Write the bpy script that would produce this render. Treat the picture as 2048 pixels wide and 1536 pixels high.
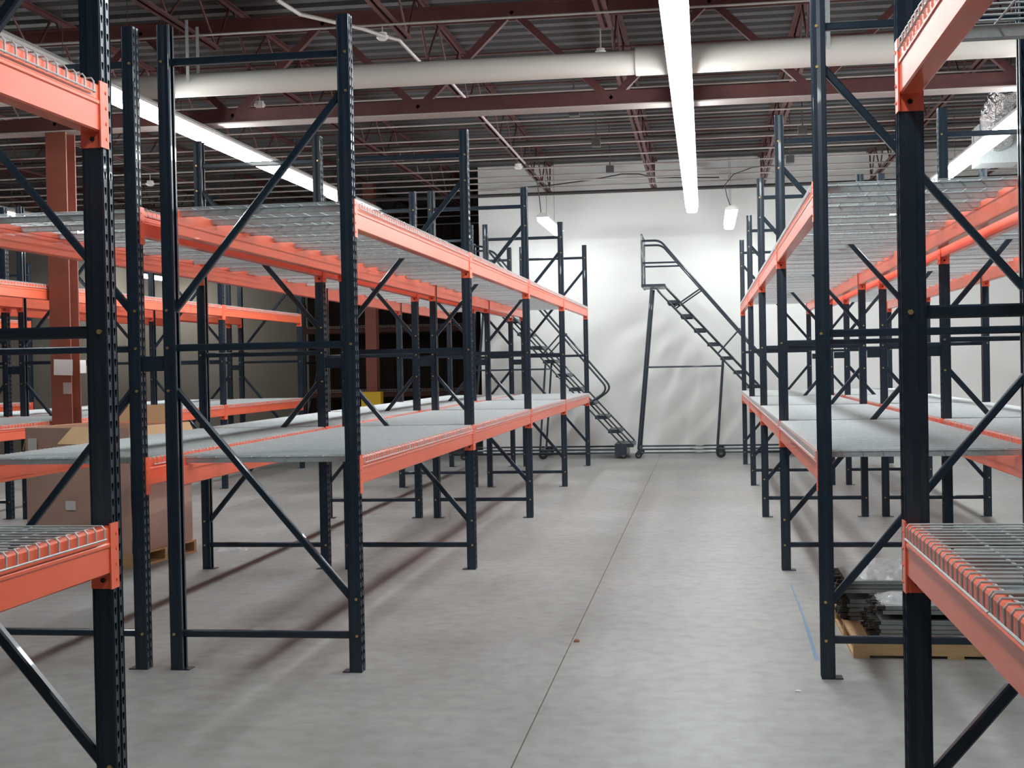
import bpy, math, random
from mathutils import Vector, Matrix
random.seed(11)
for o in list(bpy.data.objects): bpy.data.objects.remove(o)
sc = bpy.context.scene
COL = sc.collection
R = math.radians
PI = math.pi

# ---------------------------------------------------------------- camera
CAM_H, FPX, YAW, PITCH, ROLL = 1.698, 2673.55, R(8.254), R(-0.815), R(-1.119)
cam_d = bpy.data.cameras.new('camera'); cam = bpy.data.objects.new('camera', cam_d); COL.objects.link(cam)
f_ = Vector((-math.sin(YAW)*math.cos(PITCH), math.cos(YAW)*math.cos(PITCH), math.sin(PITCH)))
r_ = Vector((math.cos(YAW), math.sin(YAW), 0)); u_ = r_.cross(f_)
r2 = math.cos(ROLL)*r_ + math.sin(ROLL)*u_; u2 = -math.sin(ROLL)*r_ + math.cos(ROLL)*u_
M = Matrix((r2, u2, -f_)).transposed().to_4x4(); M.translation = (0, 0, CAM_H)
cam.matrix_world = M
cam_d.sensor_fit = 'HORIZONTAL'; cam_d.sensor_width = 36.0; cam_d.lens = 36.0*FPX/2048
cam_d.clip_start = 0.05; cam_d.clip_end = 200
sc.camera = cam

# ---------------------------------------------------------------- world and exposure
w = bpy.data.worlds.new('world'); sc.world = w; w.use_nodes = True
w.node_tree.nodes['Background'].inputs[0].default_value = (0.6, 0.65, 0.7, 1)
w.node_tree.nodes['Background'].inputs[1].default_value = 0.0
sc.view_settings.view_transform = 'Standard'; sc.view_settings.look = 'None'
sc.view_settings.gamma = 1.0; sc.view_settings.use_curve_mapping = False
sc.view_settings.exposure = 0.0
LAMP = 40.0            # emission of the fluorescent lenses

# ---------------------------------------------------------------- materials
def mat(name, col, rough=0.5, metal=0.0, noise=None, bump=None, coat=0.0, emit=None, trans=0.0, alpha=1.0, spec=0.5, var_rough=0.0):
    m = bpy.data.materials.new(name); m.use_nodes = True
    nt = m.node_tree; b = nt.nodes['Principled BSDF']
    b.inputs['Base Color'].default_value = (*col, 1)
    b.inputs['Roughness'].default_value = rough; b.inputs['Metallic'].default_value = metal
    b.inputs['Coat Weight'].default_value = coat; b.inputs['Specular IOR Level'].default_value = spec
    b.inputs['Transmission Weight'].default_value = trans; b.inputs['Alpha'].default_value = alpha
    if emit:
        b.inputs['Emission Color'].default_value = (*emit[0], 1); b.inputs['Emission Strength'].default_value = emit[1]
    if noise or bump:
        tc = nt.nodes.new('ShaderNodeTexCoord')
    if noise:      # (scale, other colour, contrast low, high, stretch)
        sc_, c2, lo, hi = noise[:4]; st = noise[4] if len(noise) > 4 else (1, 1, 1)
        mp = nt.nodes.new('ShaderNodeMapping'); mp.inputs['Scale'].default_value = st
        n = nt.nodes.new('ShaderNodeTexNoise'); n.inputs['Scale'].default_value = sc_; n.inputs['Detail'].default_value = 6
        cr = nt.nodes.new('ShaderNodeValToRGB')
        cr.color_ramp.elements[0].position = lo; cr.color_ramp.elements[1].position = hi
        cr.color_ramp.elements[0].color = (*col, 1); cr.color_ramp.elements[1].color = (*c2, 1)
        nt.links.new(tc.outputs['Object'], mp.inputs[0]); nt.links.new(mp.outputs[0], n.inputs['Vector'])
        nt.links.new(n.outputs['Fac'], cr.inputs[0]); nt.links.new(cr.outputs[0], b.inputs['Base Color'])
        if var_rough:
            ma = nt.nodes.new('ShaderNodeMath'); ma.operation = 'MULTIPLY_ADD'
            ma.inputs[1].default_value = var_rough; ma.inputs[2].default_value = rough
            nt.links.new(n.outputs['Fac'], ma.inputs[0]); nt.links.new(ma.outputs[0], b.inputs['Roughness'])
    if bump:       # (scale, strength, distance)
        n = nt.nodes.new('ShaderNodeTexNoise'); n.inputs['Scale'].default_value = bump[0]; n.inputs['Detail'].default_value = 4
        bp = nt.nodes.new('ShaderNodeBump'); bp.inputs['Strength'].default_value = bump[1]; bp.inputs['Distance'].default_value = bump[2]
        nt.links.new(tc.outputs['Object'], n.inputs['Vector']); nt.links.new(n.outputs['Fac'], bp.inputs['Height'])
        nt.links.new(bp.outputs[0], b.inputs['Normal'])
    return m

m_floor = mat('polished concrete', (0.265, 0.272, 0.268), 0.36, noise=(0.9, (0.36, 0.366, 0.362), 0.32, 0.7), bump=(3.5, 0.05, 0.01), var_rough=0.22, spec=0.38)
def floor_detail(m):
    nt = m.node_tree; b = nt.nodes['Principled BSDF']
    tc = nt.nodes.new('ShaderNodeTexCoord'); n = nt.nodes.new('ShaderNodeTexNoise'); n.inputs['Scale'].default_value = 9; n.inputs['Detail'].default_value = 8
    n2 = nt.nodes.new('ShaderNodeTexNoise'); n2.inputs['Scale'].default_value = 0.25; n2.inputs['Detail'].default_value = 3
    mx = nt.nodes.new('ShaderNodeMix'); mx.data_type = 'RGBA'; mx.blend_type = 'MULTIPLY'
    cr = nt.nodes.new('ShaderNodeValToRGB'); cr.color_ramp.elements[0].position = .3; cr.color_ramp.elements[0].color = (.80, .79, .77, 1); cr.color_ramp.elements[1].position = .6
    cr2 = nt.nodes.new('ShaderNodeValToRGB'); cr2.color_ramp.elements[0].position = .35; cr2.color_ramp.elements[0].color = (.84, .82, .80, 1); cr2.color_ramp.elements[1].position = .65
    old = b.inputs['Base Color'].links[0].from_socket
    nt.links.new(tc.outputs['Object'], n.inputs['Vector']); nt.links.new(n.outputs['Fac'], cr.inputs[0])
    nt.links.new(tc.outputs['Object'], n2.inputs['Vector']); nt.links.new(n2.outputs['Fac'], cr2.inputs[0])
    mx.inputs[0].default_value = 1.0
    nt.links.new(old, mx.inputs[6]); nt.links.new(cr.outputs[0], mx.inputs[7])
    mx2 = nt.nodes.new('ShaderNodeMix'); mx2.data_type = 'RGBA'; mx2.blend_type = 'MULTIPLY'; mx2.inputs[0].default_value = 1.0
    nt.links.new(mx.outputs[2], mx2.inputs[6]); nt.links.new(cr2.outputs[0], mx2.inputs[7])
    nt.links.new(mx2.outputs[2], b.inputs['Base Color'])
floor_detail(m_floor)
m_joint = mat('joint filler', (0.13, 0.11, 0.10), 0.9)
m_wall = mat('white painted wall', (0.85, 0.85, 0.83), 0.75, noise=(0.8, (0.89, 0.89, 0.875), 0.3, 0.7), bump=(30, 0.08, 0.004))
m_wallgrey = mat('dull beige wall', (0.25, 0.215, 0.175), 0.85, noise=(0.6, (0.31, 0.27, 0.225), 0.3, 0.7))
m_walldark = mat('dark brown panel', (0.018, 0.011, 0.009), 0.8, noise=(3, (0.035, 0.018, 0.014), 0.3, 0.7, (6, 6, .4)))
m_deckroof = mat('steel roof deck', (0.055, 0.055, 0.058), 0.6, noise=(1.4, (0.08, 0.078, 0.079), 0.3, 0.7))
m_primer = mat('red oxide primer', (0.085, 0.026, 0.024), 0.6, noise=(5, (0.115, 0.038, 0.034), 0.3, 0.7))
m_column = mat('brown painted column', (0.20, 0.055, 0.035), 0.5, noise=(4, (0.26, 0.075, 0.05), 0.3, 0.7))
m_flange = mat('pale toned steel', (0.42, 0.37, 0.35), 0.6)  # on the girder flange this pale colour stands for lit steel
m_galv = mat('galvanised steel', (0.52, 0.575, 0.59), 0.5, metal=0.2, noise=(40, (0.60, 0.655, 0.67), 0.35, 0.65))
m_pipe = mat('dark pipe', (0.07, 0.06, 0.06), 0.5)
m_palepipe = mat('pale conduit', (0.52, 0.49, 0.46), 0.45, metal=0.3)
m_duct = mat('cream painted duct', (0.70, 0.67, 0.62), 0.55, noise=(2, (0.7, 0.67, 0.61), 0.3, 0.7))
m_blue = mat('navy powder coat', (0.007, 0.017, 0.032), 0.33, coat=0.25, noise=(7, (0.010, 0.024, 0.042), 0.3, 0.7))
m_blueladder = mat('blue grey ladder paint', (0.02, 0.035, 0.05), 0.4, coat=0.2)
m_orange = mat('orange powder coat', (0.90, 0.155, 0.075), 0.33, coat=0.25, noise=(3, (0.95, 0.175, 0.09), 0.3, 0.7))
m_brass = mat('zinc yellow bolt', (0.75, 0.55, 0.22), 0.3, metal=0.9)
m_black = mat('black rubber', (0.012, 0.012, 0.013), 0.6)
m_hub = mat('grey wheel hub', (0.3, 0.3, 0.3), 0.5)
m_wood = mat('pine', (0.62, 0.42, 0.22), 0.7, noise=(6, (0.50, 0.31, 0.15), 0.3, 0.75, (1, 8, 8)))
m_card = mat('cardboard', (0.52, 0.345, 0.275), 0.5, noise=(3, (0.60, 0.41, 0.33), 0.3, 0.7))
m_cardin = mat('cardboard inside', (0.55, 0.36, 0.20), 0.8)
m_paper = mat('white paper', (0.78, 0.77, 0.76), 0.7)
m_greypaper = mat('grey label', (0.42, 0.34, 0.33), 0.7)
m_sheet = mat('dark grey panel', (0.21, 0.23, 0.235), 0.45, noise=(9, (0.28, 0.30, 0.305), 0.3, 0.7, (1, 6, 1)))
m_sheetend = mat('blackened panel end', (0.022, 0.020, 0.018), 0.7, noise=(20, (0.05, 0.042, 0.035), 0.4, 0.7))
m_plastic = mat('clear stretch film', (0.75, 0.78, 0.8), 0.22, alpha=0.28, spec=0.7)
m_yellow = mat('safety yellow', (0.80, 0.50, 0.03), 0.5)
m_lens = mat('fluorescent lens', (0.9, 0.9, 0.9), 0.4, emit=((0.955, 1.0, 1.0), LAMP))
m_white = mat('white enamel', (0.75, 0.75, 0.74), 0.4)
m_foil = mat('foil', (0.75, 0.76, 0.77), 0.22, metal=0.95, bump=(18, 0.9, 0.05))
m_tape = mat('blue chalk', (0.20, 0.38, 0.62), 0.8, alpha=0.5)
m_scrap = mat('rust scrap', (0.25, 0.09, 0.06), 0.8)

# ---------------------------------------------------------------- mesh helpers
class MB:
    def __init__(s): s.v = []; s.f = []; s.mi = []
    def add(s, vs, fs, mi=0):
        n = len(s.v); s.v += [tuple(v) for v in vs]; s.f += [tuple(i+n for i in f) for f in fs]; s.mi += [mi]*len(fs); return s
    def box(s, x0, x1, y0, y1, z0, z1, mi=0):
        return s.add([(x0,y0,z0),(x1,y0,z0),(x1,y1,z0),(x0,y1,z0),(x0,y0,z1),(x1,y0,z1),(x1,y1,z1),(x0,y1,z1)],
                     [(0,3,2,1),(4,5,6,7),(0,1,5,4),(1,2,6,5),(2,3,7,6),(3,0,4,7)], mi)
    def bar(s, p, q, prof, up=(0,0,1), mi=0):
        """sweep a closed 2-D profile (a, b) from p to q; a along side, b along up"""
        p = Vector(p); q = Vector(q); d = (q-p).normalized(); up = Vector(up)
        a = d.cross(up)
        if a.length < 1e-5: a = d.cross(Vector((1,0,0)))
        a.normalize(); b = a.cross(d)
        n = len(prof); vs = [p + a*x + b*y for x, y in prof] + [q + a*x + b*y for x, y in prof]
        fs = [(i, (i+1) % n, n+(i+1) % n, n+i) for i in range(n)] + [tuple(range(n-1, -1, -1)), tuple(range(n, 2*n))]
        return s.add(vs, fs, mi)
    def tube(s, pts, r, n=6, mi=0, cap=True):
        pts = [Vector(p) for p in pts]; rings = []
        ref = None; vs = []
        for i, p in enumerate(pts):
            d = (pts[min(i+1, len(pts)-1)] - pts[max(i-1, 0)]).normalized()
            if ref is None or abs(d.dot(ref)) > .99:
                ref = Vector((0,0,1)) if abs(d.z) < .9 else Vector((1,0,0))
            a = d.cross(ref).normalized(); b = a.cross(d)
            rr = r[i] if isinstance(r, (list, tuple)) else r
            vs += [p + (a*math.cos(2*PI*k/n) + b*math.sin(2*PI*k/n))*rr for k in range(n)]
        fs = []
        for i in range(len(pts)-1):
            fs += [(i*n+k, i*n+(k+1) % n, (i+1)*n+(k+1) % n, (i+1)*n+k) for k in range(n)]
        if cap: fs += [tuple(range(n-1, -1, -1)), tuple(range((len(pts)-1)*n, len(pts)*n))]
        return s.add(vs, fs, mi)
    def prism(s, poly, axis, a, b, mi=0):
        """extrude a 2-D polygon between a and b along axis 'x','y','z'"""
        def P(u, v, t): return {'x': (t, u, v), 'y': (u, t, v), 'z': (u, v, t)}[axis]
        n = len(poly); vs = [P(u, v, a) for u, v in poly] + [P(u, v, b) for u, v in poly]
        return s.add(vs, [(i, (i+1) % n, n+(i+1) % n, n+i) for i in range(n)] + [tuple(range(n-1, -1, -1)), tuple(range(n, 2*n))], mi)
    def mesh(s, name, mats, smooth=False):
        me = bpy.data.meshes.new(name); me.from_pydata(s.v, [], s.f)
        if not isinstance(mats, (list, tuple)): mats = [mats]
        for m in mats: me.materials.append(m)
        if len(mats) > 1: me.polygons.foreach_set('material_index', s.mi)
        import bmesh
        b = bmesh.new(); b.from_mesh(me); bmesh.ops.recalc_face_normals(b, faces=b.faces); b.to_mesh(me); b.free()
        if smooth:
            me.polygons.foreach_set('use_smooth', [True]*len(me.polygons)); me.set_sharp_from_angle(angle=R(40))
        me.update(); return me

def ob(name, me, parent=None, loc=(0,0,0), rz=0.0, rot=None):
    o = bpy.data.objects.new(name, me); COL.objects.link(o)
    o.location = loc; o.rotation_euler = rot if rot else (0, 0, rz)
    if parent: o.parent = parent
    return o
def tag(o, label=None, cat=None, group=None, kind=None):
    if label: o['label'] = label
    if cat: o['category'] = cat
    if group: o['group'] = group
    if kind: o['kind'] = kind
    return o
def empty(name, label, cat, loc=(0,0,0), rz=0, group=None):
    o = bpy.data.objects.new(name, None); COL.objects.link(o); o.location = loc; o.rotation_euler = (0,0,rz); o.empty_display_size = .1
    return tag(o, label, cat, group)
RECT = lambda a, b: [(-a/2,-b/2),(a/2,-b/2),(a/2,b/2),(-a/2,b/2)]
ORD = ['first','second','third','fourth','fifth','sixth','seventh','eighth','ninth','tenth','eleventh','twelfth']

# ---------------------------------------------------------------- layout (metres, camera at x=y=0, aisle runs along +y)
S = 3.7196; Y2 = 7.26; D = 1.045
YF = {n: Y2 + S*(n-2) for n in range(2, 8)}
Y1 = 4.15; Y0 = Y1 - S
WALLY = 25.1
XMIN, XMAX, YMIN, YMAX, ZC = -15.0, 9.0, -6.0, 34.0, 5.45

# ---------------------------------------------------------------- the building shell
fl = MB().box(XMIN, XMAX, YMIN, YMAX, -0.3, -0.004)
floor = tag(ob('floor', fl.mesh('floor', m_joint)), kind='structure', label='smooth grey polished concrete floor of the warehouse')
xs = [XMIN, -13.3, -9.6, -5.85, -0.84, 4.2, XMAX]
ys = [YMIN, 27.2, YMAX]
for i in range(len(xs)-1):
    for j in range(len(ys)-1):
        g = 0.003
        mb = MB().box(xs[i]+g, xs[i+1]-g, ys[j]+g, ys[j+1]-g, -0.004, 0.0)
        ob('floor_slab', mb.mesh('floor_slab', m_floor), floor)

def struct(name, mb, m, label=None):
    return tag(ob(name, mb.mesh(name, m)), kind='structure', label=label)
OPEN_X = -4.22
struct('wall_back', MB().box(OPEN_X, XMAX, WALLY, WALLY+.25, 0, ZC+.05), m_wall, 'white painted back wall behind the rolling ladders')
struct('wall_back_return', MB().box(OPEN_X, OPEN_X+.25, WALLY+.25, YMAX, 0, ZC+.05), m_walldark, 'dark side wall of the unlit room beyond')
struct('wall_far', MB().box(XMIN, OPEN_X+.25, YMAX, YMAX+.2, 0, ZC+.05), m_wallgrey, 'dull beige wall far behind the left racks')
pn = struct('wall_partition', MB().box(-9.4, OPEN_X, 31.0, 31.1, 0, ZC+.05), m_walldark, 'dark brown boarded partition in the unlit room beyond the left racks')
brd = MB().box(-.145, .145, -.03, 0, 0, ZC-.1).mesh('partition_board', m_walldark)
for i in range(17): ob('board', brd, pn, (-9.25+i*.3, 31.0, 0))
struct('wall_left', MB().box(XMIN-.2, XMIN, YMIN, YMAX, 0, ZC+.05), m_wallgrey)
struct('wall_right', MB().box(XMAX, XMAX+.2, YMIN, WALLY+.25, 0, ZC+.05), m_wall)
struct('wall_front', MB().box(XMIN, XMAX, YMIN-.2, YMIN, 0, ZC+.05), m_wall)

# roof deck: trapezoidal ribs running across the aisle
mb = MB(); p = 0.30; y = YMIN; prof = []
while y < YMAX:
    prof += [(y, ZC), (y+.13, ZC), (y+.16, ZC+.05), (y+.27, ZC+.05)]; y += p
prof += [(YMAX, ZC), (YMAX, ZC+.12), (YMIN, ZC+.12)]
n = len(prof)
vs = [(XMIN-.2, a, b) for a, b in prof] + [(XMAX+.2, a, b) for a, b in prof]
mb.add(vs, [(i, i+1, n+i+1, n+i) for i in range(n-1)] + [(n-1, 0, n, 2*n-1)])
ceil = tag(ob('ceiling', mb.mesh('ceiling', m_deckroof)), kind='structure', label='dark ribbed steel roof deck on red-brown open-web joists')

# open-web joists along y, on a joist girder across the hall
GY = 13.30
ZB = 4.90
def joist_mesh(y0, y1, b0, b1):
    L = MB()
    for s in (-1, 1):
        L.box(s*.012-(.045 if s < 0 else 0), s*.012+(.045 if s > 0 else 0), b0, b1, ZB, ZB+.008)
        L.box(s*.012-(.006 if s < 0 else 0), s*.012+(.006 if s > 0 else 0), b0, b1, ZB, ZB+.045)
        L.box(s*.012-(.045 if s < 0 else 0), s*.012+(.045 if s > 0 else 0), y0, y1, ZC-.013, ZC-.003)
        L.box(s*.012-(.006 if s < 0 else 0), s*.012+(.006 if s > 0 else 0), y0, y1, ZC-.05, ZC-.003)
    Wb = MB(); n = max(2, round((b1-b0)/.61)); st = (b1-b0)/n
    for i in range(n):
        a = b0+i*st; z0, z1 = (ZB+.02, ZC-.03) if i % 2 == 0 else (ZC-.03, ZB+.02)
        Wb.tube([(0, a, z0), (0, a+st, z1)], .012, 5)
    if y0 < b0-.1: Wb.tube([(0, b0, ZB+.02), (0, y0+.05, ZC-.03)], .014, 5)
    if y1 > b1+.1: Wb.tube([(0, b1, ZB+.02 if n % 2 == 0 else ZC-.03), (0, y1-.05, ZC-.03)], .014, 5)
    return L.mesh('joist_chords', m_primer), Wb.mesh('joist_web', m_primer)
J1 = joist_mesh(YMIN, GY, YMIN+.6, 12.85); J2 = joist_mesh(GY, WALLY, 13.8, 24.9); J3 = joist_mesh(GY, YMAX, 13.8, YMAX-.5)
k = -7
while -0.88+1.95*k < XMAX-.3:
    x = -0.88+1.95*k
    if x > XMIN+.3:
        for (a, b) in (J1, J2 if x > OPEN_X else J3):
            j = ob('roof_joist', a, ceil, (x, 0, 0)); ob('joist_web', b, j)
    k += 1
gz0, gz1 = 4.24, 5.30
def angle_pair(mb, z, up):
    for s in (-1, 1):
        mb.box(XMIN, XMAX, GY+s*.02-(.09 if s < 0 else 0), GY+s*.02+(.09 if s > 0 else 0), z if up else z-.012, z+.012 if up else z)
        mb.box(XMIN, XMAX, GY+s*.02-(.012 if s < 0 else 0), GY+s*.02+(.012 if s > 0 else 0), z if up else z-.15, z+.15 if up else z)
mb = MB(); angle_pair(mb, gz0, True); angle_pair(mb, gz1, False)
gird = ob('joist_girder', mb.mesh('joist_girder', m_primer), ceil)
ob('bottom_flange', MB().box(XMIN, XMAX, GY-.12, GY+.12, gz0-.014, gz0-.001).mesh('bottom_flange', m_flange), gird)  # light on the girder's underside painted in as a paler strip
x = -14.53; i = 0; wm = []
while x < XMAX-1:
    z0, z1 = (gz0+.06, gz1-.06) if i % 2 == 0 else (gz1-.06, gz0+.06)
    ob('girder_web', MB().bar((x, GY, z0), (x+.975, GY, z1), RECT(.07, .07)).mesh('girder_web', m_primer), gird)
    x += .975; i += 1

# cross bridging, conduits and sprinkler lines under the joists
def cross_line(yy, z, r, m, name, x0=XMIN, x1=XMAX):
    return ob(name, MB().tube([(x0, yy, z), (x1, yy, z)], r, 6).mesh(name, m), ceil)
for yy in (2.2, 5.1, 7.9, 10.4, 12.2, 15.6, 17.4, 18.6, 19.4, 20.5, 21.6, 22.5, 23.2, 24.0):
    xr = XMAX
    cross_line(yy, ZB-.012, .011 if yy < 20 else .014, m_palepipe if int(yy*10) % 3 else m_flange, 'bridging_bar')
    cross_line(yy+.1, ZC-.06, .012, m_primer, 'bridging_bar')
cross_line(24.75, ZB-.03, .035, m_pipe, 'sprinkler_pipe')
cross_line(19.9, ZB+.12, .03, m_pipe, 'sprinkler_pipe')
cross_line(16.4, ZB+.12, .03, m_pipe, 'sprinkler_pipe')
cross_line(22.0, ZB+.18, .024, m_pipe, 'sprinkler_pipe')
cross_line(9.2, ZB+.1, .03, m_pipe, 'sprinkler_pipe')
for yy in (26.5, 28.0, 29.5, 31.7, 32.9): cross_line(yy, ZB-.012, .014, m_palepipe, 'bridging_bar', XMIN, OPEN_X)
ob('conduit', MB().tube([(-2.76, 14.2, ZB-.03), (-2.76, 20.9, ZB-.03)], .016, 6).mesh('conduit', mat('pinkish conduit', (.6, .48, .52), .4, metal=.3)), ceil)
ob('conduit', MB().tube([(-3.55, 11.0, 4.84), (-3.5, 11.5, 4.84), (-3.1, 12.1, 4.84), (-2.95, 12.45, 4.84), (-2.86, 12.6, 4.84), (-2.86, 14.0, 4.84)], .018, 6).mesh('conduit', m_palepipe), ceil)

ob('cable', MB().tube([(-5.16,24.4,4.94),(-3.8,24.4,4.93),(-2.7,24.4,4.98),(-1.97,24.4,5.05),(-1.45,24.4,5.13),(-1.15,24.4,5.12),(-.82,24.4,5.04),(.3,24.4,5.0)], .012, 6).mesh('cable', m_pipe), ceil)
# cream round duct across the hall, larger beyond the coupling
dz = 4.372; DY = 12.0
dr = MB(); dr.tube([(XMIN, DY, dz), (-0.55, DY, dz)], .108, 24)
duct = tag(ob('air_duct', dr.mesh('air_duct', m_duct, True)), 'long cream round duct crossing the hall under the roof joists', 'duct')
ob('wide_section', MB().tube([(-0.57, DY, dz+.01), (XMAX, DY, dz+.01)], .128, 24).mesh('wide_section', m_duct, True), duct)
for x in (-13.5, -10.5, -7.6, -4.7, 1.1, 4.0, 6.9):
    ob('hanger_strap', MB().box(x-.015, x+.015, DY-.131, DY-.129, dz, ZB+.05).box(x-.015, x+.015, DY+.129, DY+.131, dz, ZB+.05).mesh('hanger_strap', m_galv), duct)

# ---------------------------------------------------------------- pallet racking
PW, PD, PH = 0.076, 0.070, 3.66     # upright post: width along the row, depth, height
def post_mesh():
    import bmesh
    mb = MB(); hw = PW/2; hd = PD/2; gx = .006
    def quad(a, b, c, d): mb.add([a, b, c, d], [(0,1,2,3)])
    def strip(P, u0, u1, z0, z1):  # P(u, z) -> point
        mb.add([P(u0,z0), P(u1,z0), P(u1,z1), P(u0,z1)], [(0,1,2,3)])
    def cells(P, u0, u1, hole, pitch, off):
        """a strip of sheet with one hole every pitch"""
        z = 0.0; strip(P, u0, u1, 0, off); z = off
        while z + pitch <= PH - .02:
            c = (u0+u1)/2; h = [(c+a, z+pitch/2+b) for a, b in hole]; m_ = len(h)
            out = [(u0, z), (u1, z), (u1, z+pitch), (u0, z+pitch)]
            # nearest-corner fan between the hole loop and the cell
            vs = [P(*q) for q in out] + [P(*q) for q in h]; fs = []
            quad_of = []
            for q in h:
                quad_of.append((0 if q[0] < c else 1) if q[1] < z+pitch/2-1e-9 else (3 if q[0] < c else 2))
            for i in range(m_):
                jn = (i+1) % m_; a, b = quad_of[i], quad_of[jn]
                if a == b: fs.append((4+i, 4+jn, a))
                else: fs.append((4+i, 4+jn, b, a))
            mb.add(vs, fs); z += pitch
        strip(P, u0, u1, z, PH)
    tear = [(-.0035,-.013),(.0035,-.013),(.0075,.004),(.0065,.012),(-.0065,.012),(-.0075,.004)]
    sq = [(-.0035,-.0035),(.0035,-.0035),(.0035,.0035),(-.0035,.0035)]
    F = lambda u, z: (hd, u, z)
    cells(F, -hw+.003, -.007, tear, .0508, .03)
    cells(F, .007, hw-.003, tear, .0508, .03)
    strip(lambda u, z: (hd - (gx if abs(u) < .004 else 0), u, z), -.007, -.0035, 0, PH)
    strip(lambda u, z: (hd-gx, u, z), -.0035, .0035, 0, PH)
    strip(lambda u, z: (hd - (gx if abs(u) < .004 else 0), u, z), .0035, .007, 0, PH)
    for s in (-1, 1):
        quad((hd, s*(hw-.003), 0), (hd-.003, s*hw, 0), (hd-.003, s*hw, PH), (hd, s*(hw-.003), PH))
        SP = (lambda s: lambda u, z: (u, s*hw, z))(s)
        strip(SP, hd-.003, -hd+.026, 0, PH)
        cells(SP, -hd+.026, -hd+.006, sq, .1016, .05)
        strip(SP, -hd+.006, -hd, 0, PH)
        quad((-hd, s*hw, 0), (-hd, s*(hw-.02), 0), (-hd, s*(hw-.02), PH), (-hd, s*hw, PH))
    me = bpy.data.meshes.new('upright_post'); me.from_pydata(mb.v, [], mb.f); me.materials.append(m_blue)
    b = bmesh.new(); b.from_mesh(me); bmesh.ops.remove_doubles(b, verts=b.verts, dist=1e-5)
    bmesh.ops.recalc_face_normals(b, faces=b.faces)
    f0 = max(b.faces, key=lambda f: f.calc_center_median().x)
    if f0.normal.x < 0: bmesh.ops.reverse_faces(b, faces=b.faces)
    bmesh.ops.solidify(b, geom=b.faces[:], thickness=.0022)
    b.to_mesh(me); b.free(); return me
ME_POST = post_mesh()
ME_BASE = MB().box(-.075, .037, -.041, .041, 0, .006).mesh('base_plate', m_blue)
UCH = [(-.019,-.0205),(.019,-.0205),(.019,-.017),(-.015,-.017),(-.015,.017),(.019,.017),(.019,.0205),(-.019,.0205)]
def roundbar(a, b, c=.006):
    return [(-a/2+c,-b/2),(a/2-c,-b/2),(a/2,-b/2+c),(a/2,b/2-c),(a/2-c,b/2),(-a/2+c,b/2),(-a/2,b/2-c),(-a/2,-b/2+c)]
def brace_mesh(z0, z1):
    return MB().bar((-.022, 0, z0), (-D+.022, 0, z1), roundbar(.036, .04)).mesh('brace', m_blue)
HZ = (0.205, 1.832, 3.45); DG = ((0.41, 1.59), (3.235, 2.045))
ME_H = brace_mesh(0, 0); ME_D = [brace_mesh(0, b-a) for a, b in DG]
ME_BOLT = MB().tube([(0, -PW/2-.009, 0), (0, PW/2+.009, 0)], .0085, 6).mesh('bolt', m_brass)
ME_SPACER = MB().bar((-D-PD/2, 0, 0), (-D-PD/2-.1375, 0, 0), roundbar(.05, .085, .004)).mesh('row_spacer', m_blue)
BH = 0.152; BT = .063
LEVELS = ((1.045, 'lower'), (2.478, 'upper'))
def beam_mesh():
    c = .005; pr = [(0, c), (0, .084), (.0035, .089), (.0035, .098), (0, .103), (0, BH-c), (-c, BH), (-.038, BH), (-.038, BH-.041), (-BT, BH-.041), (-BT, c), (-BT+c, 0), (-c, 0)]
    h = (S-PW)/2 - .006
    return MB().prism(pr, 'y', -h, h).mesh('beam', m_orange)
ME_BEAM = beam_mesh()
def conn_mesh(s):
    """end plate with a leg over the post face; s = side of the beam end (+1 at +y)"""
    y0 = 0; t = .005
    mb = MB()
    mb.box(-PD, .003, min(0, s*t), max(0, s*t), -.05, BH+.004)
    mb.box(.0005, .0055, min(-s*.012, s*.046), max(-s*.012, s*.046), -.05, BH+.012)
    mb.tube([(-.03, -s*.0005, -.022), (-.03, -s*.004, -.022)], .008, 8, mi=1)
    for z in (-.02, .03, .08, .13): mb.tube([(.004, s*.03, z), (.008, s*.03, z)], .006, 6, mi=0)
    return mb.mesh('beam_connector', [m_orange, m_black])
ME_CONN = {s: conn_mesh(s) for s in (1, -1)}
# wire deck: origin at the middle of the front edge on the beam top
DW = 1.165
def deck_mesh():
    mb = MB(); r = .0031; xf = .0065; xb = -D-PD-.0065; n = 19
    for i in range(n+1):
        y = -DW/2 + .004 + (DW-.008)*i/n
        mb.tube([(xf, y, -.043), (xf, y, -.006), (xf-.007, y, .0035), (xb+.007, y, .0035), (xb, y, -.006), (xb, y, -.043)], r, 6)
    m_ = 10
    for j in range(m_+1):
        x = -.03 + (xb+.06)*j/m_*1.0
        mb.tube([(x, -DW/2, -.0023), (x, DW/2, -.0023)], r, 6)
    for x in (xf+.0045, xb-.0045): mb.tube([(x, -DW/2, -.040), (x, DW/2, -.040)], r, 6)
    return mb.mesh('wire_deck', m_galv)
ME_DECK = deck_mesh()
def channel_mesh():
    pr = [(-.032,-.0055),(-.024,-.0055),(-.02,-.037),(.02,-.037),(.024,-.0055),(.032,-.0055),(.032,-.008),(.026,-.008),(.022,-.0392),(-.022,-.0392),(-.026,-.008),(-.032,-.008)]
    mb = MB(); nn = len(pr); x0, x1 = -.0395, -D-PD+.0395
    mb.add([(x0, a, b) for a, b in pr] + [(x1, a, b) for a, b in pr], [(i, (i+1) % nn, nn+(i+1) % nn, nn+i) for i in range(nn)])
    return mb.mesh('support_channel', m_galv)
ME_CHAN = channel_mesh()

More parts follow.
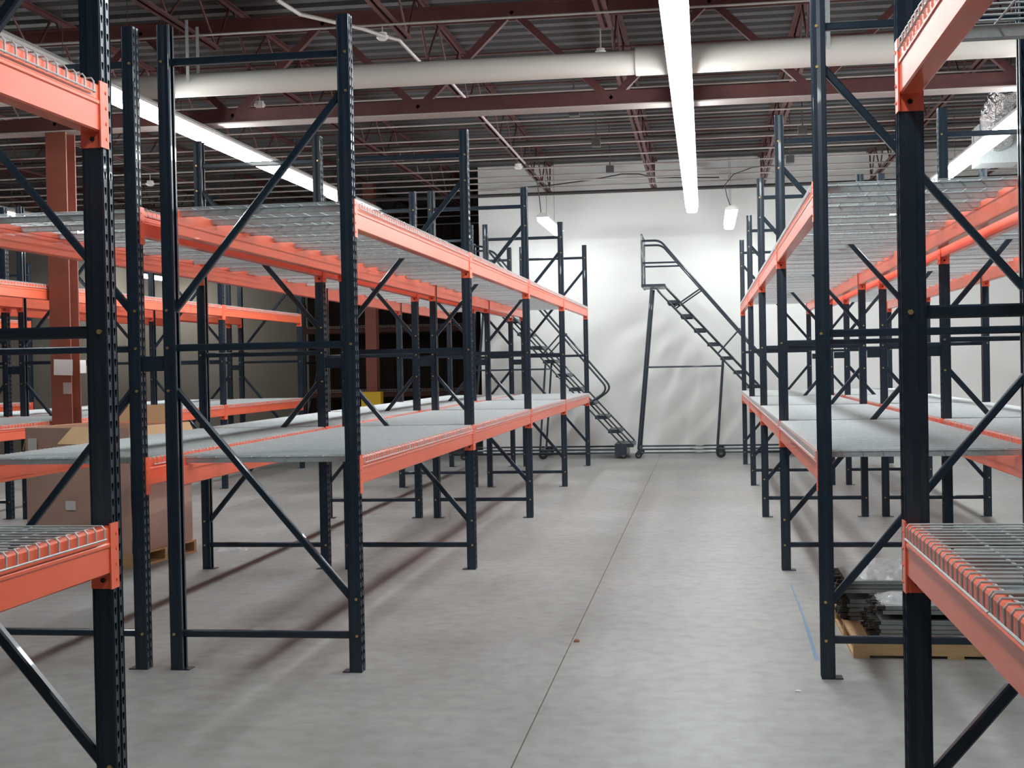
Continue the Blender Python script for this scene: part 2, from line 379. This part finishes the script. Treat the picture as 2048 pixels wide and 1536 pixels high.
def make_rack(label, xf, facing, ys, bays, where, spacers=False, decks=True, rz=None, origin=None, levels=LEVELS):
    """facing +1: front posts towards +x.  ys: frame positions; bays: pairs of frame indices."""
    rz = (0 if facing > 0 else PI) if rz is None else rz
    ysl = [(y - ys[0])*(1 if facing > 0 else -1) for y in ys]
    loc = origin or (xf, ys[0], 0)
    root = empty('pallet_rack', label, 'rack', loc, rz)
    for yl in ysl:
        for px_, rot in ((0, 0), (-D, PI)):
            po = ob('upright_post', ME_POST, root, (px_, yl, 0), rot); ob('base_plate', ME_BASE, po)
        for z in HZ:
            h = ob('horizontal_brace', ME_H, root, (0, yl, z))
            for bx in (.012, -D-.012): ob('bolt', ME_BOLT, h, (bx if bx > 0 else bx, 0, 0))
        for (z0, z1), me in zip(DG, ME_D):
            d = ob('diagonal_brace', me, root, (0, yl, z0))
            for bx, bz in ((.012, 0), (-D-.012, z1-z0)): ob('bolt', ME_BOLT, d, (bx, 0, bz))
        if spacers: ob('row_spacer', ME_SPACER, root, (0, yl, 1.745))
    nd = {lv: 0 for _, lv in levels}
    mw = Matrix.Translation(loc) @ Matrix.Rotation(rz, 4, 'Z')
    for a, b in bays:
        yc = (ysl[a]+ysl[b])/2; half = (S-PW)/2
        for z, lv in levels:
            for xo, rot in ((PD/2, 0), (-D-PD/2, PI)):
                bm = ob('beam', ME_BEAM, root, (xo, yc, z), rot)
                for s in (1, -1): ob('beam_connector', ME_CONN[s], bm, (0, s*(half-.0055), 0))
            if decks:
                order = (-1, 0, 1) if (facing > 0) else (1, 0, -1)
                for q in order:
                    nd[lv] += 1
                    pt = mw @ Vector((PD/2, yc + q*1.178, z+BH+.0065))
                    dk = ob('wire_deck', ME_DECK, None, pt, rz)
                    tag(dk, 'wire deck on %s, %s shelf, %s from the near end' % (where, lv, ORD[nd[lv]-1]), 'wire deck', 'wire decks on the pallet racks')
                    for cy in (-.5, 0, .5): ob('support_channel', ME_CHAN, dk, (0, cy, 0))
    return root

near = [Y0, Y1]; far = [YF[i] for i in range(2, 7)]; fb = [(0,1),(1,2),(2,3),(3,4)]
X = dict(L1=-1.959, L2=-4.262, R1=0.618, R2=2.928, L3=-6.87, L4=-9.172)
make_rack('navy and orange rack nearest the camera at the left edge, before the cross gap', X['L1'], 1, near, [(0,1)], 'left edge rack')
make_rack('navy and orange rack nearest the camera at the right edge, before the cross gap', X['R1'], -1, near, [(0,1)], 'right edge rack')
make_rack('long navy and orange rack along the left side of the centre aisle', X['L1'], 1, far, fb, 'long left aisle rack')
make_rack('long navy and orange rack backing onto the left aisle rack, facing the cardboard bin', X['L2'], -1, far, fb, 'rack behind left aisle rack', spacers=True)
make_rack('long navy and orange rack along the right side of the centre aisle', X['R1'], -1, far, fb, 'long right aisle rack')
make_rack('long navy and orange rack backing onto the right aisle rack, right background', X['R2'], 1, far, fb, 'rack behind right aisle rack', spacers=True)
m_brownrack = mat('dark brown rack beams', (0.10, 0.028, 0.018), 0.6)  # much darker brown that replaces the orange on one rack's beams
far3 = [YF[i] for i in range(3, 7)]; fb3 = [(0,1),(1,2),(2,3)]
make_rack('dim rack with bright orange beams behind the brown column at far left', X['L3'], 1, far3, fb3, 'rack behind brown column')
make_rack('shadowed rack backing onto the one behind the brown column', X['L4'], -1, far3, fb3, 'shadowed rack backing the column rack', spacers=True)
far5 = [YF[i] for i in range(4, 7)]
make_rack('most distant left rack beyond the second hanging light row', -11.8, 1, far5, [(0,1),(1,2)], 'most distant left rack')
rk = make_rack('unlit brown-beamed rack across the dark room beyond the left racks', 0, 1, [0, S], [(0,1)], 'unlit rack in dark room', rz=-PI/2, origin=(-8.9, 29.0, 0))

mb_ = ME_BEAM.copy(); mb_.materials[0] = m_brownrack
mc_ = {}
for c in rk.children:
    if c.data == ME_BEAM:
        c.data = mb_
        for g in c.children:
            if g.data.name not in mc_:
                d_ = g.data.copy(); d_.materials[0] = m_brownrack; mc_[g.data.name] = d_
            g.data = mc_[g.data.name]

# ---------------------------------------------------------------- hanging fluorescent lights
ZL = 4.13
def fixture_meshes(L):
    h = MB().prism([(-.1, 0), (.1, 0), (.1, .025), (.045, .075), (-.045, .075), (-.1, .025)], 'y', -L/2, L/2).mesh('housing', m_white)
    l = MB().prism([(-.085, 0), (-.085, -.055), (-.06, -.08), (.06, -.08), (.085, -.055), (.085, 0)], 'y', -L/2+.01, L/2-.01).mesh('lens', m_lens)
    return h, l
FX = 2.44
H8, L8 = fixture_meshes(FX-.006)
ME_WIRE = MB().tube([(0, 0, 0), (0, 0, ZC-ZL-.075)], .003, 5).mesh('hanger_wire', m_pipe)
def fixture(x, y, label, group):
    t = empty('strip_light', label, 'light', (x, y, ZL), 0, group)
    ob('housing', H8, t); ob('lens', L8, t)
    for s in (-1, 1): ob('hanger_wire', ME_WIRE, t, (0, s*.6, .075))
    return t
def light_row(x, yend, n, where):
    for i in range(n):
        fixture(x, yend - FX*(i+.5), 'hanging fluorescent strip light over %s, %s from the back' % (where, ORD[i]), 'fluorescent lights in a row over '+where)
light_row(-0.17, 21.4, 8, 'the centre aisle')
light_row(-5.05, 20.5, 4, 'the aisle with the cardboard bin')
light_row(3.2, 18.4+FX*2, 6, 'the right background')
light_row(-10.33, 22.0, 4, 'the far left aisle')
dead = empty('strip_light', 'unlit grey strip light hanging at upper left before the lit row', 'light', (-5.05, 20.5-FX*4.5, ZL))
ob('housing', H8, dead); ob('lens', MB().prism([(-.085, 0), (-.085, -.055), (-.06, -.08), (.06, -.08), (.085, -.055), (.085, 0)], 'y', -FX/2+.013, FX/2-.013).mesh('dark_lens', m_white), dead)
for s_ in (-1, 1): ob('hanger_wire', ME_WIRE, dead, (0, s_*.6, .075))
fixture(-5.05, 20.5-FX*5.5, 'unseen strip light added over the left racks to brighten the left floor', None)  # out of view, added so the left floor gets more light
fixture(-13.8, 32.3, 'small distant light seen between the left racks', None)
a = fixture(-2.63, 23.2, 'single short light hanging by the back wall above the left ladder', None)
b = fixture(0.46, 23.1, 'single light hanging by the back wall right of the centre row', None)
ob('power_cord', MB().tube([(-.05, -.95, .075), (-.07, -.97, .35), (-.1, -1, .6), (-.2, -1, .77)], .009, 6).mesh('power_cord', m_pipe), a)
ob('power_cord', MB().tube([(0, -.8, .075), (-.06, -.82, .25), (-.1, -.85, .45), (.05, -.85, .62), (.35, -.85, .72), (.7, -.85, .74)], .009, 6).mesh('power_cord', m_pipe), b)

# ---------------------------------------------------------------- rolling ladders
def tube_me(name, pts, r, m=m_blueladder, n=8): return MB().tube(pts, r, n).mesh(name, m, True)
def bend(a, b, c, rad, n=5):
    a, b, c = Vector(a), Vector(b), Vector(c); d1 = (a-b).normalized(); d2 = (c-b).normalized()
    p, q = b+d1*rad, b+d2*rad
    return [p*(1-t)**2 + b*2*t*(1-t) + q*t**2 for t in [i/n for i in range(n+1)]]
LWD = 0.95
def ladder_parts():
    P = []
    zf = lambda x: 1.575 - 1.107*(x-1.837)       # upper stringer line, local x from the rear caster
    zl = lambda x: zf(x) - .21
    xat = lambda z: 1.837 - (z-1.575)/1.107
    for v in (0.0, LWD):
        P.append(('stringer', tube_me('stringer', [(xat(3.05), v, 3.05), (xat(.26), v, .26)], .015)))
        P.append(('stringer', tube_me('stringer', [(xat(3.22), v, 3.01), (xat(.42), v, .21)], .015)))
        P.append(('rear_leg', tube_me('rear_leg', [(.28, v, 3.02), (.0, v, .16)], .024)))
        P.append(('front_leg', tube_me('front_leg', [(1.51, v, 1.72), (1.385, v, .16)], .018)))
        P.append(('side_strut', tube_me('side_strut', [(.14, v, 1.61), (1.51, v, 1.61)], .014)))
        P.append(('base_rail', tube_me('base_rail', [(0, v, .16), (2.9, v, .16)], .016)))
        P.append(('base_rail', tube_me('base_rail', [(0, v, .10), (2.75, v, .10)], .013)))
        hr = [(.12, v, 3.03), (.12, v, 3.85)] 
        top = [(.12, v, 3.84)] + bend((.12, v, 3.84), (.44, v, 3.84), (1.81, v, 2.275), .1) + bend((1.2, v, 2.97), (2.62, v, 1.24), (2.26, v, .93), .14) + [(2.30, v, 1.0)]
        P.append(('guard_post', tube_me('guard_post', [(.12, v, 3.02), (.12, v, 3.95)], .018)))
        P.append(('handrail', tube_me('handrail', top, .019)))
        P.append(('guard_rail', tube_me('guard_rail', [(.12, v, 3.45), (.78, v, 3.45)], .016)))
        P.append(('handrail_strut', tube_me('handrail_strut', [(.66, v, 2.66), (1.17, v, 3.0)], .014)))
        P.append(('handrail_strut', tube_me('handrail_strut', [(1.42, v, 1.83), (1.81, v, 2.26)], .014)))
    for z in (3.95, 3.45): P.append(('guard_rail', tube_me('guard_rail', [(.12, 0, z), (.12, LWD, z)], .016)))
    for x, z in ((0, .16), (2.9, .16), (.14, 1.61), (1.51, 1.61), (1.385, .16)):
        P.append(('cross_tube', tube_me('cross_tube', [(x, 0, z), (x, LWD, z)], .015)))
    P.append(('platform', MB().box(.1, .52, -.02, LWD+.02, 3.03, 3.075).mesh('platform', m_blueladder)))
    for k in range(1, 12):
        z = .2525*k; x1 = xat(z); x0 = x1-.2
        mb = MB().box(x0, x1+.02, .02, LWD-.02, z-.006, z+.006).box(x1+.008, x1+.02, .02, LWD-.02, z-.055, z).box(x0, x0+.012, .02, LWD-.02, z-.055, z).box(x0+.012, x1+.008, .02, .03, z-.055, z).box(x0+.012, x1+.008, LWD-.03, LWD-.02, z-.055, z)
        for s in range(4): mb.box(x0+.03+s*.045, x0+.045+s*.045, .03, LWD-.03, z+.004, z+.012)
        P.append(('step', mb.mesh('step', m_blueladder)))
    wheel = MB().tube([(0, -.02, 0), (0, .02, 0)], .062, 16).mesh('caster', m_black)
    hub = MB().tube([(0, -.024, 0), (0, .024, 0)], .028, 10).mesh('caster_hub', m_hub)
    fork = MB().box(-.02, .02, -.03, -.024, -.01, .075).box(-.02, .02, .024, .03, -.01, .075).box(-.03, .03, -.03, .03, .07, .08).mesh('caster_fork', m_blueladder)
    bigw = MB().tube([(0, -.02, 0), (0, .02, 0)], .085, 18).mesh('caster', m_black)
    foot = MB().box(2.72, 2.93, -.02, LWD+.02, .05, .26).mesh('brake_housing', m_blueladder)
    return P, wheel, bigw, hub, fork, foot
LP = ladder_parts()
def ladder(x, y, label):
    t = empty('rolling_ladder', label, 'ladder', (x, y, 0), 0, 'rolling ladders by the back wall')
    P, wheel, bigw, hub, fork, foot = LP
    for n_, me in P: ob(n_, me, t)
    ob('brake_housing', foot, t)
    for v in (0, LWD):
        for u, z, me in ((0, .062, wheel), (1.44, .085, bigw), (2.87, .062, wheel)):
            c = ob('caster', me, t, (u, v, z)); ob('caster_hub', hub, c); ob('caster_fork', fork, c)
    return t
ladder(-1.20, 23.70, 'tall blue-grey rolling ladder in the middle against the white wall, partly behind right rack')
ladder(-4.34, 23.72, 'tall blue-grey rolling ladder behind the left rack by the dark opening')

# ---------------------------------------------------------------- brown steel columns
def column(x, y, z1, label):
    t = empty('steel_column', label, 'column', (x, y, 0))
    wd, dp, tf = .225, .22, .02
    ob('web', MB().box(-.006, .006, -dp/2+tf, dp/2-tf, 0, z1).mesh('web', m_column), t)
    for s in (-1, 1): ob('flange', MB().box(-wd/2, wd/2, min(s*dp/2, s*(dp/2-tf)), max(s*dp/2, s*(dp/2-tf)), 0, z1).mesh('flange', m_column), t)
    ob('base_plate', MB().box(-.17, .17, -.17, .17, 0, .02).mesh('column_base', m_column), t)
    return t
column(-6.687, 13.30, gz0-.016, 'brown steel column standing behind the cardboard bin')
column(-6.62, 26.2, ZC-.06, 'distant brown steel column at the mouth of the dark room')
py = 13.19-.003
tag(ob('paper_notice', MB().box(-.104, .104, -.0015, .0015, -.083, .083).mesh('paper_notice', m_paper), None, (-6.66, py, 1.765), rot=(0, R(2), 0)), 'blank white paper sheet taped to the brown column', 'paper')
tag(ob('paper_label', MB().box(-.045, .045, -.0015, .0015, -.06, .06).mesh('paper_label', m_greypaper), None, (-6.62, py, 1.545)), 'small faded grey label on the brown column below the white sheet', 'label')
tag(ob('side_notice', MB().box(-.0015, .0015, -.07, .07, -.07, .07).mesh('side_notice', m_paper), None, (-6.5725, 13.46, 1.77)), 'white paper sheet on the side of the brown column', 'paper')
tag(ob('column_guard', MB().prism([(-.2,-.22),(.2,-.22),(.2,.0),(.185,.0),(.185,-.205),(-.185,-.205),(-.185,.0),(-.2,.0)], 'z', 0, 1.22).mesh('column_guard', m_yellow), None, (-6.58, 26.05, 0)), 'yellow guard at the foot of the distant brown column', 'column guard')

# ---------------------------------------------------------------- cardboard bin on a pallet, in the next aisle
def pallet(name, label, loc, rz, L, Wd, nb=6, bw=.11, H=.12):
    """stringers along x (length L), boards across them along y"""
    t = empty(name, label, 'pallet', loc, rz)
    st = MB().box(-L/2, L/2, -.019, .019, .017, H-.017).mesh('stringer', m_wood)
    bt = MB().box(-bw/2, bw/2, -Wd/2, Wd/2, 0, .017).mesh('deck_board', m_wood)
    for y in (-Wd/2+.019, 0, Wd/2-.019): ob('stringer', st, t, (0, y, 0))
    for i in range(nb):
        x = -L/2+bw/2 + (L-bw)*i/(nb-1); ob('deck_board', bt, t, (x, 0, H-.017))
    for i in (0, (nb-1)//2, nb-1):
        x = -L/2+bw/2 + (L-bw)*i/(nb-1); ob('deck_board', bt, t, (x, 0, 0))
    return t
BC = (-5.40, 11.56); BRZ = R(-9)
pallet('wooden_pallet', 'weathered wooden pallet under the cardboard bin', (BC[0], BC[1], 0), BRZ, 1.12, 1.04)
bin_ = empty('cardboard_bin', 'big worn open-topped brown cardboard bin in the aisle behind the left racks', 'box', (BC[0], BC[1], .121), BRZ)
bw_, bd_, bh_ = 1.06, .98, 1.10
def panel(w_, h_, seed, t=.012):
    rnd = random.Random(seed); nx, nz = 10, 8; mb = MB(); vs = []
    for s in (0, 1):
        for j in range(nz+1):
            for i in range(nx+1):
                u = i/nx; v = j/nz; bul = .03*math.sin(PI*u)*math.sin(PI*min(1, v*1.1)) + rnd.uniform(-.003, .003)*(s == 0)
                vs.append(((u-.5)*w_, -bul - (t if s else 0), v*h_))
    n1 = (nx+1)*(nz+1); fs = []
    for s in (0, 1):
        for j in range(nz):
            for i in range(nx):
                q = s*n1 + j*(nx+1)+i; fs.append((q, q+1, q+nx+2, q+nx+1))
    edge = [i for i in range(nx+1)] + [(j)*(nx+1)+nx for j in range(1, nz+1)] + [nz*(nx+1)+i for i in range(nx-1, -1, -1)] + [j*(nx+1) for j in range(nz-1, 0, -1)]
    for a_, b_ in zip(edge, edge[1:]+edge[:1]): fs.append((a_, b_, b_+n1, a_+n1))
    mb.add(vs, fs); return mb.mesh('side_panel', m_card, True)
for i, (rz_, dist, wd_) in enumerate(((0, -bd_/2, bw_), (PI, bd_/2, bw_), (PI/2, bw_/2, bd_), (-PI/2, -bw_/2, bd_))):
    loc = (0, dist, 0) if i < 2 else (dist, 0, 0)
    ob('side_panel', panel(wd_-.004, bh_, i), bin_, loc, rz_)
def flap(w_, d_, ang, loc, rz_):
    mb = MB().box(-w_/2, w_/2, -d_, 0, -.004, .004)
    o = ob('flap', mb.mesh('flap', m_cardin), bin_, loc); o.rotation_euler = (ang, 0, rz_); return o
flap(.42, .26, R(32), (.17, -bd_/2-.012, bh_+.004), 0)
flap(bd_*.95, .24, R(62), (bw_/2+.012, 0, bh_+.004), PI/2)
flap(bw_*.8, .17, R(-70), (0, bd_/2+.012, bh_+.004), PI)
flap(bd_*.9, .22, R(72), (-bw_/2-.012, 0, bh_+.004), -PI/2)
ob('inner_fill', MB().box(-bw_/2+.03, bw_/2-.03, -bd_/2+.03, bd_/2-.03, .02, bh_-.18).mesh('inner_fill', m_cardin), bin_)
for (x, z, w_, h_) in ((-.43, .93, .09, .16), (-.05, .42, .10, .08), (.33, .62, .14, .035), (.3, .28, .12, .06)):
    ob('shipping_label', MB().box(-w_/2, w_/2, -.002, .002, -h_/2, h_/2).mesh('shipping_label', m_paper if w_ < .11 else m_greypaper), bin_, (x, -bd_/2-.052, z))
def crumple(name, sx, sy, sz, seed, m=m_plastic, n=14):
    rnd = random.Random(seed); mb = MB(); vs = []; fs = []
    for j in range(n+1):
        for i in range(n+1):
            u, v = i/n-.5, j/n-.5
            e = max(0, 1-(2*abs(u))**3)*max(0, 1-(2*abs(v))**3)
            vs.append((u*sx*(1+rnd.uniform(-.06, .06)), v*sy*(1+rnd.uniform(-.06, .06)), e*sz*rnd.uniform(.35, 1.0)))
    for j in range(n):
        for i in range(n): q = j*(n+1)+i; fs.append((q, q+1, q+n+2, q+n+1))
    n0 = len(vs); vs += [(x, y, z-.004) for x, y, z in vs]; fs += [tuple(a+n0 for a in f[::-1]) for f in fs]
    return mb.add(vs, fs).mesh(name, m)
tag(ob('plastic_scrap', crumple('plastic_scrap', .12, .16, .07, 3, m=m_plastic), None, (-5.12, 10.86, .005)), 'crumpled clear plastic scrap on the floor by the cardboard bin', 'plastic')
tag(ob('plastic_scrap', crumple('plastic_scrap', .30, .18, .06, 5, m=m_plastic), None, (-4.45, 12.05, .005)), 'clear plastic trailing from the right corner of the bin pallet', 'plastic')

# ---------------------------------------------------------------- pallet of grey panels under the right rack
pallet('wooden_pallet', 'fresh pine pallet on the floor under the right rack', (1.36, 8.30, 0), 0, 1.12, 1.12, nb=7, bw=.09, H=.11)
def bundle(x0, x1, y0, y1, z0, nlay, th, seed, label):
    t = empty('panel_bundle', label, 'panel stack', (x0, y0, z0), 0, 'bundles of grey panels on the pallet')
    rnd = random.Random(seed)
    for i in range(nlay):
        z = i*th; dx = rnd.uniform(-.012, .012); dy = rnd.uniform(-.006, .006)
        p_ = ob('panel', MB().box(.03+dx, x1-x0+dx, dy, y1-y0+dy, z, z+th*.86).mesh('panel', m_sheet), t)
        mb = MB(); y = 0.0           # ragged wire ends along the aisle side
        while y < (y1-y0)-.03:
            l = rnd.uniform(.01, .065); mb.box(.03+dx-l, .031+dx, dy+y+.003, dy+y+rnd.uniform(.018, .032), z+.002, z+th*.8); y += .036
        tag(ob('ragged_end', mb.mesh('ragged_end', m_sheetend), p_), kind='stuff')
    return t
bx0, bx1 = 0.93, 1.98
bundle(bx0, bx1, 7.78, 8.26, .111, 4, .024, 1, 'lower bundle of dark grey panels at the front of the pine pallet')
bundle(bx0-.13, bx1, 8.28, 8.82, .111, 5, .026, 2, 'lower bundle of dark grey panels at the rear of the pine pallet')
ME_BLOCK = MB().box(-.035, .035, -.2, .2, 0, .03).mesh('wood_block', m_wood)
tag(ob('wood_block', ME_BLOCK, None, (1.14, 7.99, .2085)), 'short pine spacer on the front lower panel bundle, near the aisle', 'wood block', 'pine spacers between the panel bundles')
tag(ob('wood_block', ME_BLOCK, None, (1.80, 7.99, .2085)), 'short pine spacer on the front lower panel bundle, away from the aisle', 'wood block', 'pine spacers between the panel bundles')
ME_BLOCK2 = MB().box(-.035, .035, -.24, .24, 0, .035).mesh('wood_block_long', m_wood)
for x, s in ((1.10, 'near the aisle'), (1.80, 'away from the aisle')):
    tag(ob('wood_block', ME_BLOCK2, None, (x, 8.55, .2425)), 'short pine spacer on the rear lower panel bundle, '+s, 'wood block', 'pine spacers between the panel bundles')
bundle(bx0+.02, bx1, 7.80, 8.26, .239, 2, .026, 3, 'upper bundle of dark grey panels at the front of the pine pallet')
bundle(bx0-.15, bx1, 8.28, 8.82, .2785, 3, .026, 4, 'upper bundle of dark grey panels at the rear of the pine pallet')
tag(ob('stretch_film', crumple('stretch_film', .34, .36, .05, 8), None, (1.14, 8.0, .292)), 'crumpled clear film on the front panel bundle', 'plastic film')
tag(ob('stretch_film', crumple('stretch_film', .36, .48, .10, 9), None, (1.10, 8.52, .358)), 'crumpled clear film on the rear panel bundle', 'plastic film')

# ---------------------------------------------------------------- small things
tag(ob('chalk_line', MB().add([(.58, 7.68, .001), (.605, 7.68, .001), (.618, 9.0, .001), (.612, 10.35, .001), (.604, 10.35, .001), (.602, 9.0, .001)], [(0,1,2,5), (5,2,3,4)]).mesh('chalk_line', m_tape)), 'faint blue chalk line on the floor along the right rack', 'floor mark')
tag(ob('floor_scrap', crumple('floor_scrap', .035, .05, .012, 21, m_scrap, 4), None, (-.81, 8.12, .004)), 'tiny rust-brown scrap on the floor joint in the aisle', 'scrap')
tag(ob('paper_scrap', crumple('paper_scrap', .03, .02, .008, 22, m_paper, 3), None, (.44, 6.95, .004)), 'tiny white paper scrap on the aisle floor by the right rack', 'scrap')
def detector(x, y, z, s, label):
    t = empty('smoke_detector', label, 'detector', (x, y, z), 0, 'round white detectors under the roof')
    ob('base', MB().tube([(0, 0, 0), (0, 0, .03*s)], .045*s, 16).mesh('detector_base', m_white), t)
    ob('dome', MB().tube([(0, 0, 0), (0, 0, -.02*s), (0, 0, -.04*s)], [.06*s, .058*s, .035*s], 18).mesh('detector_dome', m_white, True), t)
    ob('stem', MB().tube([(0, 0, .03*s), (0, 0, ZB+.04-z)], .008, 6).mesh('detector_stem', m_palepipe), t)
detector(-2.987, 12.46, 4.85, 1.0, 'round white detector on the bent conduit, upper left of centre')
detector(-0.954, 13.0, 4.72, .9, 'round white detector just above the cream duct near the centre lights')
detector(-2.87, 20.94, 4.83, 1.2, 'round white detector on the joist left of the back wall centre')
detector(-5.1, 15.08, 4.80, 1.1, 'round white detector beyond the duct at upper left')
detector(-8.97, 20.92, 4.80, 1.2, 'round white detector over the distant left racks')
for i, (x, y, wh) in enumerate(((-1.52, 16.17, 'nearest one, left of the centre lights'), (-1.446, 18.51, 'middle one, left of the centre lights'), (-1.435, 21.09, 'farthest one, left of the centre lights'), (1.331, 18.22, 'nearer one, right of the centre lights'), (1.326, 20.80, 'farther one, right of the centre lights'))):
    t = empty('junction_box', 'small dark box hanging from the roof, '+wh, 'junction box', (x, y, 4.75), 0, 'dark boxes hanging under the roof')
    ob('box', MB().box(-.06, .06, -.06, .06, -.06, .05).mesh('junction_box', m_pipe), t)
    ob('rod', MB().tube([(0, 0, .05), (0, 0, ZC-4.75)], .01, 6).mesh('rod', m_pipe), t)
t = empty('flexible_duct', 'crinkled silver foil duct hanging under the roof at upper right', 'duct', (3.55, 16.9, 4.7))
pts = [(.9, .6, .35), (.6, .3, .3), (.3, 0, .26), (.05, -.1, .12), (-.02, .1, -.08), (.1, .5, -.2), (.2, .9, -.25)]
mb = MB(); fine = []
for i in range(len(pts)-1):
    for q in range(6): fine.append(Vector(pts[i]).lerp(Vector(pts[i+1]), q/6))
mb.tube(fine, [.16 + (.018 if i % 2 else 0) for i in range(len(fine))], 16)
ob('foil_hose', mb.mesh('foil_hose', m_foil), t)
ob('collar_box', MB().box(-.05, .45, .85, 1.35, -.55, -.05).mesh('collar_box', m_galv), t)
ob('hanger_strap', MB().box(.19, .21, .2, .23, .3, ZC-4.7).box(.1, .12, .5, .53, -.05, ZC-4.7).mesh('hanger_strap', m_pipe), t)
